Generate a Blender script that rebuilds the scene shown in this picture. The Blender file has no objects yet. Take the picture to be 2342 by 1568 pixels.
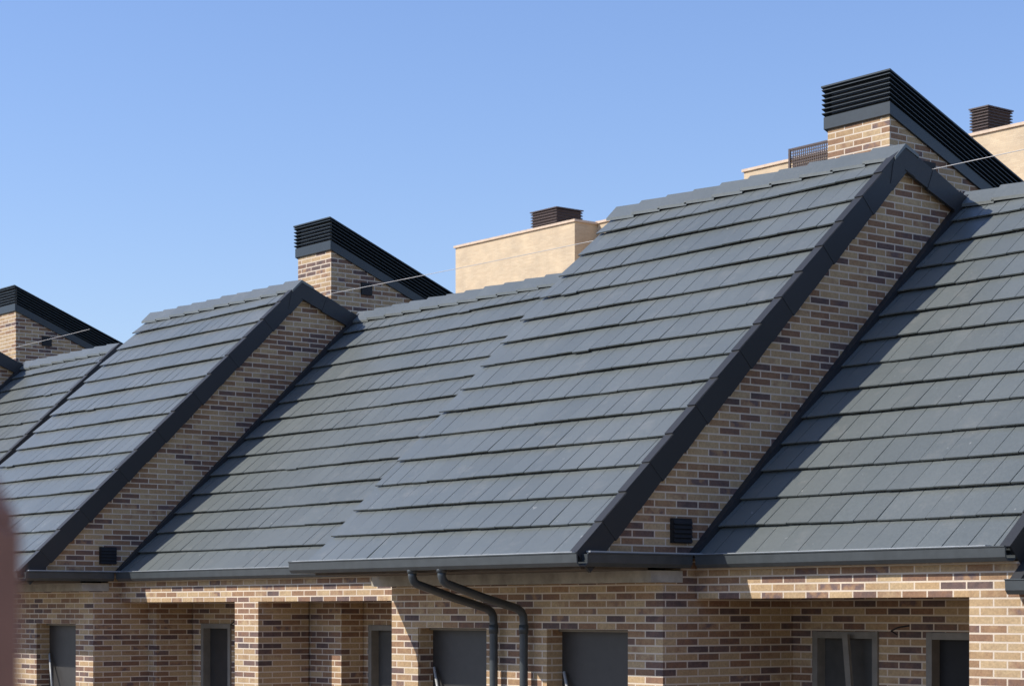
import bpy, math, random
import bmesh
from mathutils import Vector
random.seed(7)
CZ = 5.2
scene = bpy.context.scene
scene.view_settings.view_transform = 'Standard'
scene.view_settings.look = 'None'
scene.view_settings.exposure = 0

# ------------------------------------------------------------------ materials
def new_mat(name):
    m = bpy.data.materials.new(name); m.use_nodes = True
    nt = m.node_tree; b = nt.nodes['Principled BSDF']
    return m, nt, b
def N(nt, t, **kw):
    n = nt.nodes.new(t)
    for k, v in kw.items(): setattr(n, k, v)
    return n
def ramp(nt, stops, interp='LINEAR'):
    r = N(nt, 'ShaderNodeValToRGB'); cr = r.color_ramp; cr.interpolation = interp
    while len(cr.elements) < len(stops): cr.elements.new(0.5)
    for e, (p, c) in zip(cr.elements, stops):
        e.position = p; e.color = (c[0], c[1], c[2], 1)
    return r
def mixc(nt, fac, a, b, mode='MIX'):
    m = N(nt, 'ShaderNodeMix', data_type='RGBA', blend_type=mode)
    for i, v in ((0, fac), (6, a), (7, b)):
        if isinstance(v, (int, float)): m.inputs[i].default_value = v
        elif isinstance(v, tuple): m.inputs[i].default_value = (v[0], v[1], v[2], 1)
        else: nt.links.new(v, m.inputs[i])
    return m.outputs[2]
def noise(nt, vec, scale, detail=3, rough=0.5):
    n = N(nt, 'ShaderNodeTexNoise'); n.inputs['Scale'].default_value = scale
    n.inputs['Detail'].default_value = detail; n.inputs['Roughness'].default_value = rough
    nt.links.new(vec, n.inputs['Vector']); return n

def brick_mat(name, palette, mortar, bw, rh, ms, contrast=1.0, bump=0.35):
    m, nt, b = new_mat(name)
    g = N(nt, 'ShaderNodeNewGeometry')
    sx = N(nt, 'ShaderNodeSeparateXYZ'); nt.links.new(g.outputs['Position'], sx.inputs[0])
    ad = N(nt, 'ShaderNodeMath', operation='ADD')
    nt.links.new(sx.outputs[0], ad.inputs[0]); nt.links.new(sx.outputs[1], ad.inputs[1])
    cb = N(nt, 'ShaderNodeCombineXYZ')
    ad2 = N(nt, 'ShaderNodeMath', operation='ADD'); ad2.inputs[1].default_value = 200.0
    nt.links.new(ad.outputs[0], ad2.inputs[0])
    nt.links.new(ad2.outputs[0], cb.inputs[0]); nt.links.new(sx.outputs[2], cb.inputs[1])
    br = N(nt, 'ShaderNodeTexBrick')
    br.inputs['Color1'].default_value = (0, 0, 0, 1); br.inputs['Color2'].default_value = (1, 1, 1, 1)
    br.inputs['Mortar'].default_value = (.5, .5, .5, 1)
    br.inputs['Scale'].default_value = 1; br.inputs['Mortar Size'].default_value = ms
    br.inputs['Mortar Smooth'].default_value = 0.15; br.inputs['Bias'].default_value = 0
    br.inputs['Brick Width'].default_value = bw; br.inputs['Row Height'].default_value = rh
    nt.links.new(cb.outputs[0], br.inputs['Vector'])
    n1 = noise(nt, cb.outputs[0], 9, 2)
    off = N(nt, 'ShaderNodeMath', operation='MULTIPLY_ADD')
    nt.links.new(n1.outputs['Fac'], off.inputs[0]); off.inputs[1].default_value = 0.34; off.inputs[2].default_value = -0.17
    sm = N(nt, 'ShaderNodeMath', operation='ADD'); sm.use_clamp = True
    nt.links.new(br.outputs['Color'], sm.inputs[0]); nt.links.new(off.outputs[0], sm.inputs[1])
    rp = ramp(nt, palette); nt.links.new(sm.outputs[0], rp.inputs[0])
    n2 = noise(nt, g.outputs['Position'], 55, 3, .6)
    r2 = ramp(nt, [(0.3, (.78, .78, .78)), (0.7, (1.1, 1.1, 1.1))]); nt.links.new(n2.outputs['Fac'], r2.inputs[0])
    c = mixc(nt, 1.0, rp.outputs[0], r2.outputs[0], 'MULTIPLY')
    n3 = noise(nt, g.outputs['Position'], 1.3, 3)
    r3 = ramp(nt, [(0.3, (.85, .85, .86)), (0.7, (1.06, 1.05, 1.03))]); nt.links.new(n3.outputs['Fac'], r3.inputs[0])
    c = mixc(nt, br.outputs['Fac'], c, mortar)
    c = mixc(nt, 1.0, c, r3.outputs[0], 'MULTIPLY')
    nt.links.new(c, b.inputs['Base Color'])
    b.inputs['Roughness'].default_value = .85
    h = N(nt, 'ShaderNodeMath', operation='MULTIPLY_ADD'); nt.links.new(br.outputs['Fac'], h.inputs[0])
    h.inputs[1].default_value = -1; nt.links.new(n2.outputs['Fac'], h.inputs[2])
    bp = N(nt, 'ShaderNodeBump'); bp.inputs['Strength'].default_value = bump; bp.inputs['Distance'].default_value = 0.008
    nt.links.new(h.outputs[0], bp.inputs['Height']); nt.links.new(bp.outputs[0], b.inputs['Normal'])
    return m

PAL = [(0.0, (.12, .08, .07)), (0.07, (.17, .105, .085)), (0.18, (.25, .135, .08)), (0.36, (.33, .19, .10)),
       (0.54, (.47, .31, .16)), (0.84, (.53, .38, .21)), (0.96, (.34, .20, .115)), (1.0, (.18, .12, .105))]
M_BRICK = brick_mat('mottled_brick', PAL, (.68, .57, .44), .25, .0645, .0072)
M_BEIGE = brick_mat('beige_brick', [(0, (.66, .50, .32)), (.5, (.70, .54, .35)), (1, (.74, .58, .38))], (.60, .47, .32), .25, .06, .006, bump=.1)

def tile_mat(name, base, rough=.5, spots=True, var=.2):
    m, nt, b = new_mat(name)
    g = N(nt, 'ShaderNodeNewGeometry')
    lo = tuple(x*(1-var) for x in base); hi = tuple(x*(1+var) for x in base)
    r = ramp(nt, [(0, lo), (1, hi)]); nt.links.new(g.outputs['Random Per Island'], r.inputs[0])
    n1 = noise(nt, g.outputs['Position'], .8, 4, .6)
    r1 = ramp(nt, [(.3, (.90, .92, .92)), (.7, (1.08, 1.07, 1.05))]); nt.links.new(n1.outputs['Fac'], r1.inputs[0])
    c = mixc(nt, 1.0, r.outputs[0], r1.outputs[0], 'MULTIPLY')
    n2 = noise(nt, g.outputs['Position'], 40, 4, .65)
    r2 = ramp(nt, [(.3, (.92, .92, .92)), (.7, (1.07, 1.07, 1.07))]); nt.links.new(n2.outputs['Fac'], r2.inputs[0])
    c = mixc(nt, 1.0, c, r2.outputs[0], 'MULTIPLY')
    if spots:
        n3 = noise(nt, g.outputs['Position'], 13, 2, .5)
        r3 = ramp(nt, [(.74, (0, 0, 0)), (.79, (.6, .6, .6))]); nt.links.new(n3.outputs['Fac'], r3.inputs[0])
        c = mixc(nt, r3.outputs[0], c, (.38, .38, .35))
        n4 = noise(nt, g.outputs['Position'], 2.6, 6, .72)
        r4 = ramp(nt, [(.55, (0, 0, 0)), (.72, (.5, .5, .5))]); nt.links.new(n4.outputs['Fac'], r4.inputs[0])
        c = mixc(nt, r4.outputs[0], c, (.20, .20, .18))
    nt.links.new(c, b.inputs['Base Color'])
    rr = N(nt, 'ShaderNodeMapRange'); nt.links.new(n2.outputs['Fac'], rr.inputs[0])
    rr.inputs[3].default_value = rough-.1; rr.inputs[4].default_value = rough+.12
    nt.links.new(rr.outputs[0], b.inputs['Roughness'])
    bp = N(nt, 'ShaderNodeBump'); bp.inputs['Strength'].default_value = .15; bp.inputs['Distance'].default_value = .004
    nt.links.new(n2.outputs['Fac'], bp.inputs['Height']); nt.links.new(bp.outputs[0], b.inputs['Normal'])
    return m
M_TILE = tile_mat('slate_grey_concrete_tile', (.128, .140, .134), .40, True, .05)
M_VERGE = tile_mat('dark_verge_tile', (.020, .021, .023), .55, False, .15)

def plain(name, col, rough=.6, metal=0, nscale=8, var=.15):
    m, nt, b = new_mat(name)
    g = N(nt, 'ShaderNodeNewGeometry')
    n1 = noise(nt, g.outputs['Position'], nscale, 4, .6)
    r = ramp(nt, [(.3, tuple(c*(1-var) for c in col)), (.7, tuple(c*(1+var) for c in col))])
    nt.links.new(n1.outputs['Fac'], r.inputs[0]); nt.links.new(r.outputs[0], b.inputs['Base Color'])
    b.inputs['Roughness'].default_value = rough; b.inputs['Metallic'].default_value = metal
    return m
M_GUT = plain('anthracite_gutter_metal', (.052, .060, .063), .36)
M_LOUV = plain('anthracite_louvre_metal', (.018, .028, .034), .42)
M_LOUVB = plain('brown_louvre_metal', (.07, .045, .038), .5)
M_FLASH = plain('grey_flashing', (.42, .44, .45), .4, .2)
M_CONC = plain('raw_concrete', (.38, .34, .27), .9, 0, 6, .25)
M_PLAST = plain('dark_soffit', (.12, .10, .08), .9)
M_FRAME = plain('door_frame_grey', (.22, .20, .165), .6)
M_PANEL = plain('window_panel_grey', (.036, .033, .030), .5)
M_DARK = plain('dark_interior', (.010, .010, .011), .7)
M_PALE = plain('pale_door_panel', (.07, .068, .062), .5)
M_STICK = plain('galvanised_bar', (.45, .45, .43), .4)
M_COPE = plain('beige_coping', (.66, .50, .36), .8)
M_WIRE = plain('cable_sheath', (.5, .48, .45), .5)
M_GROUND = plain('paving_dust', (.15, .125, .095), .95, 0, .5, .2)
M_STANDIN = plain('red_brown_stand_in', (.34, .16, .10), .7, 0, 20, .2)

# ------------------------------------------------------------------ mesh builder
class MB:
    def __init__(s): s.v = []; s.f = []
    def hexa(s, p):
        i = len(s.v); s.v += [tuple(q) for q in p]
        for f in ((0,3,2,1),(4,5,6,7),(0,1,5,4),(1,2,6,5),(2,3,7,6),(3,0,4,7)): s.f.append(tuple(i+k for k in f))
    def box(s, x0, x1, y0, y1, z0, z1):
        s.hexa([(x0,y0,z0),(x1,y0,z0),(x1,y1,z0),(x0,y1,z0),(x0,y0,z1),(x1,y0,z1),(x1,y1,z1),(x0,y1,z1)])
    def prism_x(s, poly, x0, x1):
        n = len(poly); i = len(s.v)
        s.v += [(x0,y,z) for y,z in poly] + [(x1,y,z) for y,z in poly]
        s.f.append(tuple(range(i, i+n))); s.f.append(tuple(range(i+2*n-1, i+n-1, -1)))
        for k in range(n):
            l = (k+1) % n; s.f.append((i+k, i+n+k, i+n+l, i+l))
    def prism_y(s, poly, y0, y1):
        n = len(poly); i = len(s.v)
        s.v += [(x,y0,z) for x,z in poly] + [(x,y1,z) for x,z in poly]
        s.f.append(tuple(range(i, i+n))); s.f.append(tuple(range(i+2*n-1, i+n-1, -1)))
        for k in range(n):
            l = (k+1) % n; s.f.append((i+k, i+n+k, i+n+l, i+l))
    def tube(s, pts, r, seg=12):
        pts = [Vector(p) for p in pts]; i0 = len(s.v); n = len(pts)
        for k, p in enumerate(pts):
            if k == 0: d = pts[1]-p
            elif k == n-1: d = p-pts[k-1]
            else: d = (pts[k+1]-p).normalized()+(p-pts[k-1]).normalized()
            d.normalize()
            a = Vector((1, 0, 0)) if abs(d.x) < .9 else Vector((0, 1, 0))
            u = (a - d*a.dot(d)).normalized(); w = d.cross(u)
            for j in range(seg):
                t = 2*math.pi*j/seg
                s.v.append(tuple(p + u*r*math.cos(t) + w*r*math.sin(t)))
        for k in range(n-1):
            for j in range(seg):
                l = (j+1) % seg
                s.f.append((i0+k*seg+j, i0+k*seg+l, i0+(k+1)*seg+l, i0+(k+1)*seg+j))
        s.f.append(tuple(i0+j for j in range(seg))); s.f.append(tuple(i0+(n-1)*seg+j for j in range(seg)))
    def make(s, name, mat, parent=None, smooth=False, bevel=0):
        me = bpy.data.meshes.new(name); me.from_pydata(s.v, [], s.f)
        bm = bmesh.new(); bm.from_mesh(me); bmesh.ops.recalc_face_normals(bm, faces=bm.faces)
        bm.to_mesh(me); bm.free()
        me.materials.append(mat)
        o = bpy.data.objects.new(name, me); scene.collection.objects.link(o)
        if parent: o.parent = parent
        if smooth:
            for p in me.polygons: p.use_smooth = True
        if bevel:
            b = o.modifiers.new('bevel', 'BEVEL'); b.width = bevel; b.segments = 1; b.limit_method = 'ANGLE'
        return o

class Frame:
    def __init__(s, y, z, ty, tz):
        l = math.hypot(ty, tz); s.y=y; s.z=z; s.ty=ty/l; s.tz=tz/l
    def p(s, x, t, n): return (x, s.y + t*s.ty - n*s.tz, s.z + t*s.tz + n*s.ty)
    def box(s, mb, x0, x1, t0, t1, nb0, nt0, nb1, nt1, dx0=0, dx1=0, sk=0):
        mb.hexa([s.p(x0,t0,nb0+dx0), s.p(x1,t0,nb0+dx1), s.p(x1,t1,nb1), s.p(x0,t1,nb1),
                 s.p(x0,t0,nt0+dx0), s.p(x1,t0,nt0+dx1), s.p(x1,t1,nt1), s.p(x0,t1,nt1)])

SL = .97; SR = -.42; ZE = .43
TW = .245
def tiles(mb, fr, x0, x1, L, rows, detail=True):
    e = L/rows
    for r in range(rows):
        t0 = r*e - (.03 if r == 0 else 0); t1 = min((r+1)*e + .05, L)
        x = x0 - (TW/2 if r % 2 else 0)
        ph = random.uniform(0, 6); amp = .006
        while x < x1 - .01:
            a = max(x, x0); b = min(x+TW, x1)
            if b - a > .03:
                w = amp*math.sin(a*1.7+ph) + random.uniform(-.002, .002)
                w2 = random.uniform(-.0015, .0015)
                j = random.uniform(-.003, .003)
                if random.random() < .008: j -= .018
                # thin slab whose lower edge stands clear of the course below, leaving a dark gap
                fr.box(mb, a+.0035, b-.0035, t0+j, t1, .043+w, .057+w, .002, .018, w2, -w2)
            x += TW
def verge(mb, fr, xe, sgn, L, rows, ext=0.0):
    e = L/rows
    for r in range(rows):
        t0 = r*e - (.03 if r == 0 else .012); t1 = (r+1)*e if r < rows-1 else L+ext
        j = random.uniform(-.002, .002)
        a, b = sorted((xe - sgn*.025, xe + sgn*.072))
        fr.box(mb, a, b, t0, t1, .035+j, .076+j, .035+j, .063+j)
        a, b = sorted((xe + sgn*.042, xe + sgn*(.0745 + (.004 if r % 2 else 0))))
        fr.box(mb, a, b, t0+.001, t1, -.145+j, .072+j, -.133+j, .059+j)
def ridge(mb, x0, x1, y, z):
    L = .40; n = max(1, round((x1-x0)/L)); l = (x1-x0)/n
    for i in range(n):
        a = x0+i*l; b = a+l+.03
        if i == n-1: b = x1
        j = random.uniform(-.005, .005)
        for (ty, tz, w) in ((-1, -SL, .20), (1, SR, .20)):
            k = math.hypot(ty, tz); dy, dz = ty/k*w, tz/k*w
            zl, zr = z+.115+j, z+.092+j
            mb.hexa([(a,y,zl-.035),(b,y,zr-.035),(b,y+dy,zr+dz-.03),(a,y+dy,zl+dz-.03),
                     (a,y,zl),(b,y,zr),(b,y+dy,zr+dz),(a,y+dy,zl+dz)])

GP = [(0,0),(0,-.075),(.03,-.10),(.10,-.10),(.125,-.07),(.13,0.0),(.138,.004),(.138,.012),(.118,.012),(.112,-.065),(.095,-.088),(.035,-.088),(.012,-.068),(.012,0)]
def gutter_x(mb, x0, x1, yf, zt=.455): mb.prism_x([(yf-a, zt+b) for a, b in GP], x0, x1)
def gutter_y(mb, y0, y1, xf, sgn, zt=.455): mb.prism_y([(xf+sgn*a, zt+b) for a, b in GP], y0, y1)

def wall_x(mb, x0, x1, y0, y1, z0, z1, ops=()):
    xs = sorted({x0, x1, *[o[0] for o in ops], *[o[1] for o in ops]})
    for a, b in zip(xs[:-1], xs[1:]):
        o = [q for q in ops if q[0] <= a+1e-6 and q[1] >= b-1e-6]
        if not o: mb.box(a, b, y0, y1, z0, z1)
        else:
            if o[0][2] > z0: mb.box(a, b, y0, y1, z0, o[0][2])
            if o[0][3] < z1: mb.box(a, b, y0, y1, o[0][3], z1)

def louvre_stack(mb, x0, x1, y0, y1, z, slope, n, sp, out=.045, drop=.03, th=.008):
    def zz(y): return slope*(y-y0)
    for i in range(n):
        zb = z + i*sp
        for (ax, ay, bx, by, ox, oy) in ((x0,y0,x1,y0,0,-1),(x1,y0,x1,y1,1,0),(x1,y1,x0,y1,0,1),(x0,y1,x0,y0,-1,0)):
            def P(cx, cy, o, h):
                sxx = cx + (out*o if cx == x1 else -out*o); syy = cy + (out*o if cy == y1 else -out*o)
                return (sxx, syy, zb + h + zz(syy))
            mb.hexa([P(ax,ay,1,-drop), P(bx,by,1,-drop), P(bx,by,-.2,0), P(ax,ay,-.2,0),
                     P(ax,ay,1,-drop+th), P(bx,by,1,-drop+th), P(bx,by,-.2,th), P(ax,ay,-.2,th)])

YW = 12.315   # set-back wall face
# ------------------------------------------------------------------ row house block
def house(dx, dz, full=True):
    root = bpy.data.objects.new('brick_row_house', None); scene.collection.objects.link(root)
    root.location = (dx, 0, CZ+dz)
    ZB = -CZ - dz - .05
    tl, vg, rg, gw, gt, fl, wl, cc, so = (MB() for _ in range(9))
    fr_m, pn, dk, pale, st, pipe, bv = (MB() for _ in range(7))
    F = [(-27.15, -23.2), (-16.9, -12.97)]
    B = [(-29.9, -27.15), (-23.2, -16.9), (-12.97, -9.6)]
    YA, YRA, YC, YRC, YB = 11.0, 14.9, 12.3, 15.85, 21.0
    c = 1/math.hypot(1, SL)
    for fi, (x0, x1) in enumerate(F):
        fr = Frame(YA, ZE, 1, SL); L = (YRA-YA)/c
        tiles(tl, fr, x0-.01, x1+.03, L, 15)
        zr = ZE+SL*(YRA-YA)
        rr = Frame(YRA, zr, 1, SR); LR = (YB-YRA)*math.hypot(1, SR)
        verge(vg, fr, x1, 1, L, 15, .045)
        rr.box(tl, x0+.0, x1+.03, 0, LR, 0, .03, 0, .03)
        verge(vg, rr, x1, 1, LR, 16); verge(vg, rr, x0, -1, LR, 16)
        vg.prism_x([(YRA-.20, zr-.30), (YRA-.16, zr-.10), (YRA, zr+.085), (YRA+.16, zr+.01), (YRA+.14, zr-.20), (YRA, zr-.15)], x1+.043, x1+.0795)
        ridge(rg, x0-.02, x1+.085, YRA, zr)
        gw.prism_x([(YA+.03, ZE-.0), (YRA, zr-.01), (YB, zr+SR*(YB-YRA)-.01), (YB, .36), (YA+.03, .36)], x0, x1)
        so.box(x0+.01, x1-.01, YA+.04, 11.78, .335, .358)
        gutter_x(gt, x0-.20, x1+.14, YA)
        gutter_y(gt, YA+.001, YC-.14, x1+.003, 1)
        gutter_y(gt, YA+.001, YC-.14, x0-.063, -1)
        fl.box(x1+.001, x1+.128, YA+.03, YC-.02, .470, .482)
        fl.box(x0-.19, x1+.05, YA-.10, YA-.015, .469, .475)
        cc.box(x0-.12, x1+.03, 11.78, 12.139, .235, .334)
        cc.box(x0-.1, x1-.01, 12.14, 12.30, .24, .334)
        W = [(x0+.44, x0+1.52, -1.35, -.165), (x0+2.40, x0+3.49, -1.35, -.165)]
        wall_x(wl, x0, x1, 11.94, 12.14, ZB, .234, W)
        for s0, s1 in ((x1-.2, x1), (x0, x0+.2)):
            wl.box(s0, s1, 12.14, 13.8, ZB, .239)
            wl.box(s0+.0, s1, 12.145, 13.8, .239, .359)
        for (a, b, z0, z1) in W:
            pn.box(a, b, 12.12, 12.139, z0, z1)
            so.box(a-.0, b+.0, 11.93, 12.119, z0-.05, z0-.001)
            st.tube([(a+.06, 12.09, -.55), (a+.33, 12.0, -1.05)], .014, 8)
            fr_m.box(a+.002, b-.002, 12.075, 12.118, z1-.025, z1-.003)
        f2 = Frame(YC, ZE, 1, SL); L2 = (YRC-YC)/c
        f2.box(vg, x1+.002, x1+.075, -.02, L2+.02, .03, .085, .03, .085)
        bv.box(x1+.001, x1+.035, 12.02, 12.24, .565, .775)
        for k in range(5):
            z = .58+k*.038
            bv.hexa([(x1+.035,12.025,z),(x1+.055,12.025,z-.006),(x1+.055,12.235,z-.006),(x1+.035,12.235,z),
                     (x1+.035,12.025,z+.03),(x1+.04,12.025,z+.03),(x1+.04,12.235,z+.03),(x1+.035,12.235,z+.03)])
        for px in ((x0+1.73, x0+2.17) if fi else ()):
            pipe.tube([(px,10.94,.37),(px,10.94,.30),(px,10.955,.262),(px,10.99,.235),(px,11.4,.115),(px,11.78,.02),(px,11.83,-.01),(px,11.855,-.05),(px,11.86,-.12),(px,11.86,-1),(px,11.86,ZB)], .038, 14)
            pipe.tube([(px,11.86,-.13),(px,11.86,-.21)], .044, 14)
            pipe.tube([(px,10.94,.375),(px,10.94,.33)], .046, 14)
        # chimney
        cx1 = x1-1.34; cx0 = cx1-.85; cy0 = 16.3; cy1 = 19.9; S = -.415
        def cz(y): return 5.06 + S*(y-cy0)
        gw.prism_x([(cy0, cz(cy0)), (cy1, cz(cy1)), (cy1, 1.8), (cy0, 1.8)], cx0, cx1)
        lv = MB(); g = .03
        lv.prism_x([(cy0-g, cz(cy0)-.02), (cy0-g, cz(cy0)+.105), (cy1+g, cz(cy1)+.105), (cy1+g, cz(cy1)-.02)], cx0-g, cx1+g)
        lv.prism_x([(cy0+.03, cz(cy0)+.1), (cy0+.03, cz(cy0)+.40), (cy1-.03, cz(cy1)+.40), (cy1-.03, cz(cy1)+.1)], cx0+.03, cx1-.03)
        louvre_stack(lv, cx0, cx1, cy0, cy1, cz(cy0)+.15, S, 6, .049)
        lv.prism_x([(cy0-.05, cz(cy0)+.415), (cy0-.05, cz(cy0)+.432), (cy1+.05, cz(cy1)+.432), (cy1+.05, cz(cy1)+.415)], cx0-.05, cx1+.05)
        lv.make('chimney_louvre_cowl', M_LOUV, root)
        bv.box(cx1+.001, cx1+.03, 16.80, 16.98, 4.46, 4.63)
    for k, (x0, x1) in enumerate(B):
        fr = Frame(YC, ZE, 1, SL); L = (YRC-YC)/c; zr = ZE+SL*(YRC-YC)
        tiles(tl, fr, x0+.01, x1-.01, L, 14)
        rr = Frame(YRC, zr, 1, SR); LR = (YB-YRC)*math.hypot(1, SR)
        rr.box(tl, x0, x1, 0, LR, 0, .03, 0, .03)
        ridge(rg, x0, x1, YRC, zr)
        gw.prism_x([(YC+.03, ZE), (YRC, zr-.01), (YB-.05, zr+SR*(YB-YRC)-.01), (YB-.05, .36), (YC+.03, .36)], x0+.003, x1-.003)
        if k == 2:
            verge(vg, fr, x1-.07, 1, L, 14, .045); verge(vg, rr, x1-.07, 1, LR, 12)
        if k == 0: verge(vg, fr, x0+.07, -1, L, 14)
        gutter_x(gt, x0+(.145 if k else 0), x1-(.20 if k < 2 else 0), YC)
        fl.box(x0+.15, x1-.2, YC-.10, YC-.015, .469, .475)
        wl.box(x0+.001, x1-.001, YW, 12.7, .10, .359)       # brick lintel beam
        so.box(x0+.001, x1-.001, 12.701, 14.0, .13, .30)
        wl.box(x0+.001, x1-.001, YW, 12.7, ZB, -2.4)
        so.box(x0+.001, x1-.001, YW-.05, 14.0, -2.399, -2.3)
    wl.box(-20.5, -20.0, YW+.001, 12.98, -2.3, .099)
    wall_x(wl, -22.99, -20.5, 13.2, 13.4, -2.3, .129, [(-22.75, -22.05, -2.3, -.16)])
    wl.box(-20.5, -20.2, 12.98, 13.2, -2.3, .128)
    wl.box(-20.2, -19.37, 13.0, 13.29, -2.3, .128)
    wall_x(wl, -20.2, -16.91, 13.3, 13.5, -2.3, .129, [(-19.25, -18.5, -2.3, -.16), (-17.9, -17.1, -1.3, -.16)])
    wl.box(-23.2, -23.0, 12.7, 13.2, -2.3, .128)
    def door(a, b, y, m, z1=-.16):
        fr_m.box(a, a+.06, y-.02, y+.12, -2.3, z1); fr_m.box(b-.06, b, y-.02, y+.12, -2.3, z1)
        fr_m.box(a+.06, b-.06, y-.018, y+.12, z1-.06, z1-.002)
        m.box(a+.06, b-.06, y+.08, y+.10, -2.3, z1-.061)
    door(-22.75, -22.05, 13.2, pn); door(-19.25, -18.5, 13.3, pale); door(-17.9, -17.1, 13.3, pn)
    wl.box(-10.04, -9.6, YW+.001, 12.75, -2.3, .099); wl.box(-9.8, -9.6, 12.75, 13.7, -2.3, .128)
    wall_x(wl, -12.969, -9.8, 13.5, 13.7, -2.3, .129, [(-12.72, -11.97, -2.3, -.18), (-11.44, -10.6, -2.3, -.18)])
    door(-12.72, -11.97, 13.5, pale, -.18); door(-11.44, -10.6, 13.5, dk, -.18)
    fr_m.hexa([(-12.12,13.43,-2.2),(-12.06,13.43,-2.2),(-12.06,13.46,-2.2),(-12.12,13.46,-2.2),(-12.30,13.40,-.2),(-12.24,13.40,-.2),(-12.24,13.43,-.2),(-12.30,13.43,-.2)])
    wl.box(-29.9, -29.5, YW+.001, 12.75, -2.3, .099)
    wall_x(wl, -29.9, -27.16, 13.5, 13.7, -2.3, .129, [(-28.9, -28.1, -2.3, -.18)])
    door(-28.9, -28.1, 13.5, pn, -.18)
    for x, y in ((-21.9, 13.15), (-11.75, 13.43)):
        st2 = MB(); st2.tube([(x, y+.04, -.2), (x+.03, y-.06, -.17), (x+.14, y-.10, -.14), (x+.26, y-.10, -.125)], .007, 8)
        st2.make('conduit_tail', M_DARK, root, True)
    for a, b in ((-29.9, -29.7), (-9.8, -9.6)):
        wl.box(a, b, 14.01, 20.8, ZB, .359)
    wl.box(-29.9, -9.6, 20.8, 20.94, ZB, .359)
    tl.make('roof_tiles', M_TILE, root, bevel=0)
    rg.make('ridge_tiles', M_TILE, root)
    vg.make('verge_tiles', M_VERGE, root)
    gw.make('gable_and_chimney_brickwork', M_BRICK, root)
    wl.make('front_walls', M_BRICK, root)
    gt.make('gutters', M_GUT, root)
    fl.make('eaves_flashing', M_FLASH, root)
    cc.make('concrete_ring_beam', M_CONC, root)
    so.make('soffits', M_PLAST, root)
    fr_m.make('door_frames', M_FRAME, root); pn.make('window_panels', M_PANEL, root)
    pale.make('door_panels', M_PALE, root); dk.make('dark_doorway', M_DARK, root)
    st.make('shutter_stays', M_STICK, root, True)
    pipe.make('downpipes', M_GUT, root, True)
    bv.make('wall_vents', M_DARK, root)
    return root
house(0, 0); house(-20.3, .27); house(20.3, -.24)

# ------------------------------------------------------------------ background apartments
def vent_box(x0, x1, y0, y1, z0, z1, root):
    m = MB(); m.box(x0+.05, x1-.05, y0+.05, y1-.05, z0, z1-.05)
    n = 7; sp = (z1-z0-.12)/n
    louvre_stack(m, x0+.05, x1-.05, y0+.05, y1-.05, z0+.16, 0, n, sp, .06, sp*.55, .02)
    m.box(x0-.03, x1+.03, y0-.03, y1+.03, z1-.04, z1)
    m.make('roof_vent', M_LOUVB, root)
def apartment(blocks, vents, screen=None):
    root = bpy.data.objects.new('apartment_building', None); scene.collection.objects.link(root); root.location = (0, 0, CZ)
    w = MB(); cp = MB(); wd = MB()
    for (x0, x1, y0, y1, z) in blocks:
        w.box(x0, x1, y0, y1, -CZ-.05, z)
        cp.box(x0-.06, x1+.06, y0-.06, y1+.06, z+.002, z+.09)
        zf = -CZ+1
        while zf < z-4.5:
            xx = x0+1
            while xx+1.4 < x1:
                wd.box(xx, xx+1.3, y0-.02, y0+.05, zf, zf+1.4); xx += 3
            zf += 3
    w.make('walls', M_BEIGE, root); cp.make('parapet_coping', M_COPE, root); 
    if wd.v: wd.make('windows', M_PANEL, root)
    for v in vents: vent_box(*v, root)
    if screen:
        x0, x1, y, z0, z1 = screen; s = MB()
        s.box(x0, x0+.08, y-.06, y, z0, z1)
        s.box(x0+.08, x1, y-.05, y, z1-.06, z1); s.box(x0+.08, x1, y-.05, y, z0, z0+.04)
        n = 22
        for i in range(1, n):
            x = x0+.08+(x1-x0-.08)*i/n; s.box(x, x+.03, y-.035, y-.01, z0+.04, z1-.06)
        for i in range(1, 7):
            z = z0+(z1-z0)*i/7; s.box(x0+.08, x1, y-.033, y-.012, z, z+.03)
        s.make('roof_screen', M_LOUVB, root)
apartment([(-66.4, -59.1, 50, 62, 14.32), (-59.09, -53, 51.1, 61.9, 14.36)], [(-62.9, -61.35, 51, 52.3, 14.45, 15.34)])
apartment([(-50.3, -44.6, 50, 62, 14.7)], [], (-48.1, -46.0, 49.9, 14.40, 15.08))
apartment([(-40.84, -22, 50, 62, 14.2)], [(-40.78, -40.1, 50.05, 51.2, 14.3, 15.05)])

# ------------------------------------------------------------------ cables
def cable(x0, x1, y, z, sag):
    mb = MB(); n = 24
    mb.tube([(x0+(x1-x0)*i/n, y, CZ+z-sag*4*(i/n)*(1-i/n)) for i in range(n+1)], .0038, 6)
    mb.make('overhead_cable', M_WIRE)
cable(-24.5, -8, 16.2, 4.40, .04); cable(-46, -31.6, 16.2, 4.66, .04)

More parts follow.
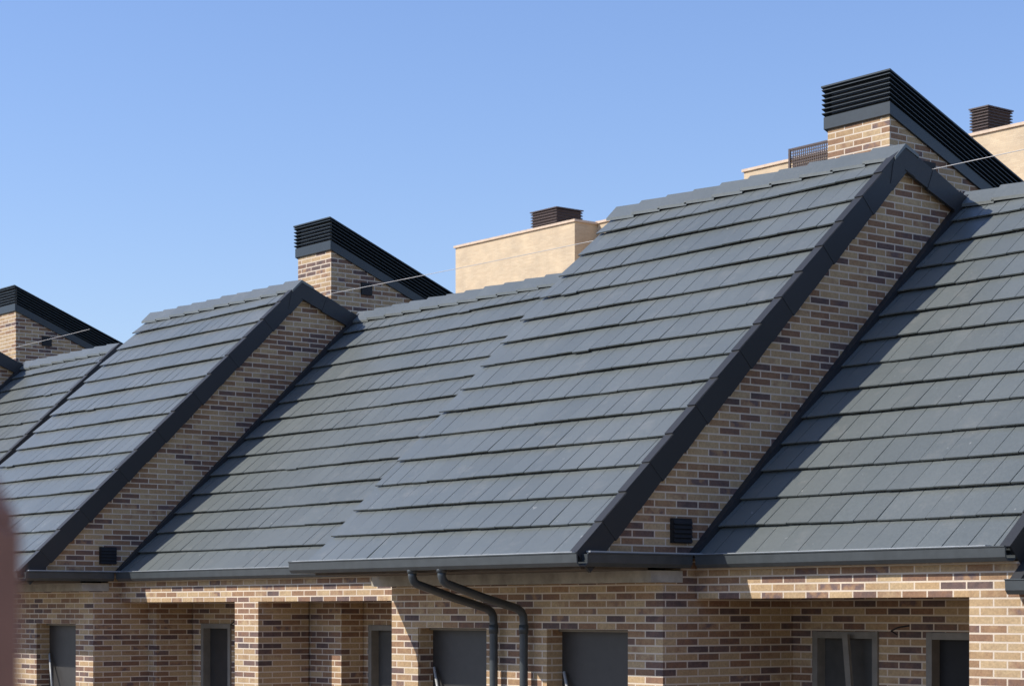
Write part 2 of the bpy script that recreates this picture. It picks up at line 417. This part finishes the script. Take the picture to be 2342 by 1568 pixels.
# ------------------------------------------------------------------ added slim post, stand-in for an unidentified blurred reddish edge near the camera
pm = MB()
pm.box(-.026, .026, -.026, .026, 0, 5.25)
pm.hexa([(-.026,-.026,5.25),(.026,-.026,5.25),(.026,.026,5.25),(-.026,.026,5.25),(-.010,-.010,5.29),(.010,-.010,5.29),(.010,.010,5.29),(-.010,.010,5.29)])
post = pm.make('foreground_stand_in_post', M_STANDIN, None, bevel=.004)
post.location = (-1.1345, .5012, 0); post.rotation_euler = (0, 0, math.radians(40))

# ------------------------------------------------------------------ ground
g = MB(); g.v = [(-1500,-1500,0),(1500,-1500,0),(1500,1500,0),(-1500,1500,0)]; g.f = [(0,1,2,3)]
g.make('ground', M_GROUND)

# ------------------------------------------------------------------ light
L = Vector((-.68, -1.05, .92)).normalized()
sd = bpy.data.lights.new('sun', 'SUN'); sd.energy = 5.0; sd.angle = math.radians(.5); sd.color = (1, .95, .87)
so_ = bpy.data.objects.new('sun', sd); scene.collection.objects.link(so_)
so_.rotation_euler = L.to_track_quat('Z', 'Y').to_euler()
so_.location = (0, 0, 40)
w = bpy.data.worlds.new('World'); scene.world = w; w.use_nodes = True
nt = w.node_tree; bg = nt.nodes['Background']
sk = nt.nodes.new('ShaderNodeTexSky'); sk.sky_type = 'NISHITA'; sk.sun_disc = False
sk.sun_elevation = math.asin(L.z); sk.sun_rotation = math.atan2(L.x, L.y)
sk.altitude = 0; sk.air_density = 1.3; sk.dust_density = .3; sk.ozone_density = 4.5
hv = nt.nodes.new('ShaderNodeMix'); hv.data_type = 'RGBA'; hv.blend_type = 'MULTIPLY'
hv.inputs[0].default_value = 1; hv.inputs[7].default_value = (1.02, 1.0, 1.22, 1)
nt.links.new(sk.outputs[0], hv.inputs[6])
nt.links.new(hv.outputs[2], bg.inputs[0]); bg.inputs[1].default_value = .145

# ------------------------------------------------------------------ camera
cd = bpy.data.cameras.new('camera'); cam = bpy.data.objects.new('camera', cd); scene.collection.objects.link(cam)
cam.location = (0, 0, CZ); cam.rotation_euler = (math.radians(90), 0, math.radians(51.48))
cd.sensor_width = 36; cd.lens = 73.78; cd.shift_y = .2609; cd.clip_end = 5000; cd.clip_start = .1
cd.dof.use_dof = True; cd.dof.focus_distance = 21; cd.dof.aperture_fstop = 6.3
scene.camera = cam
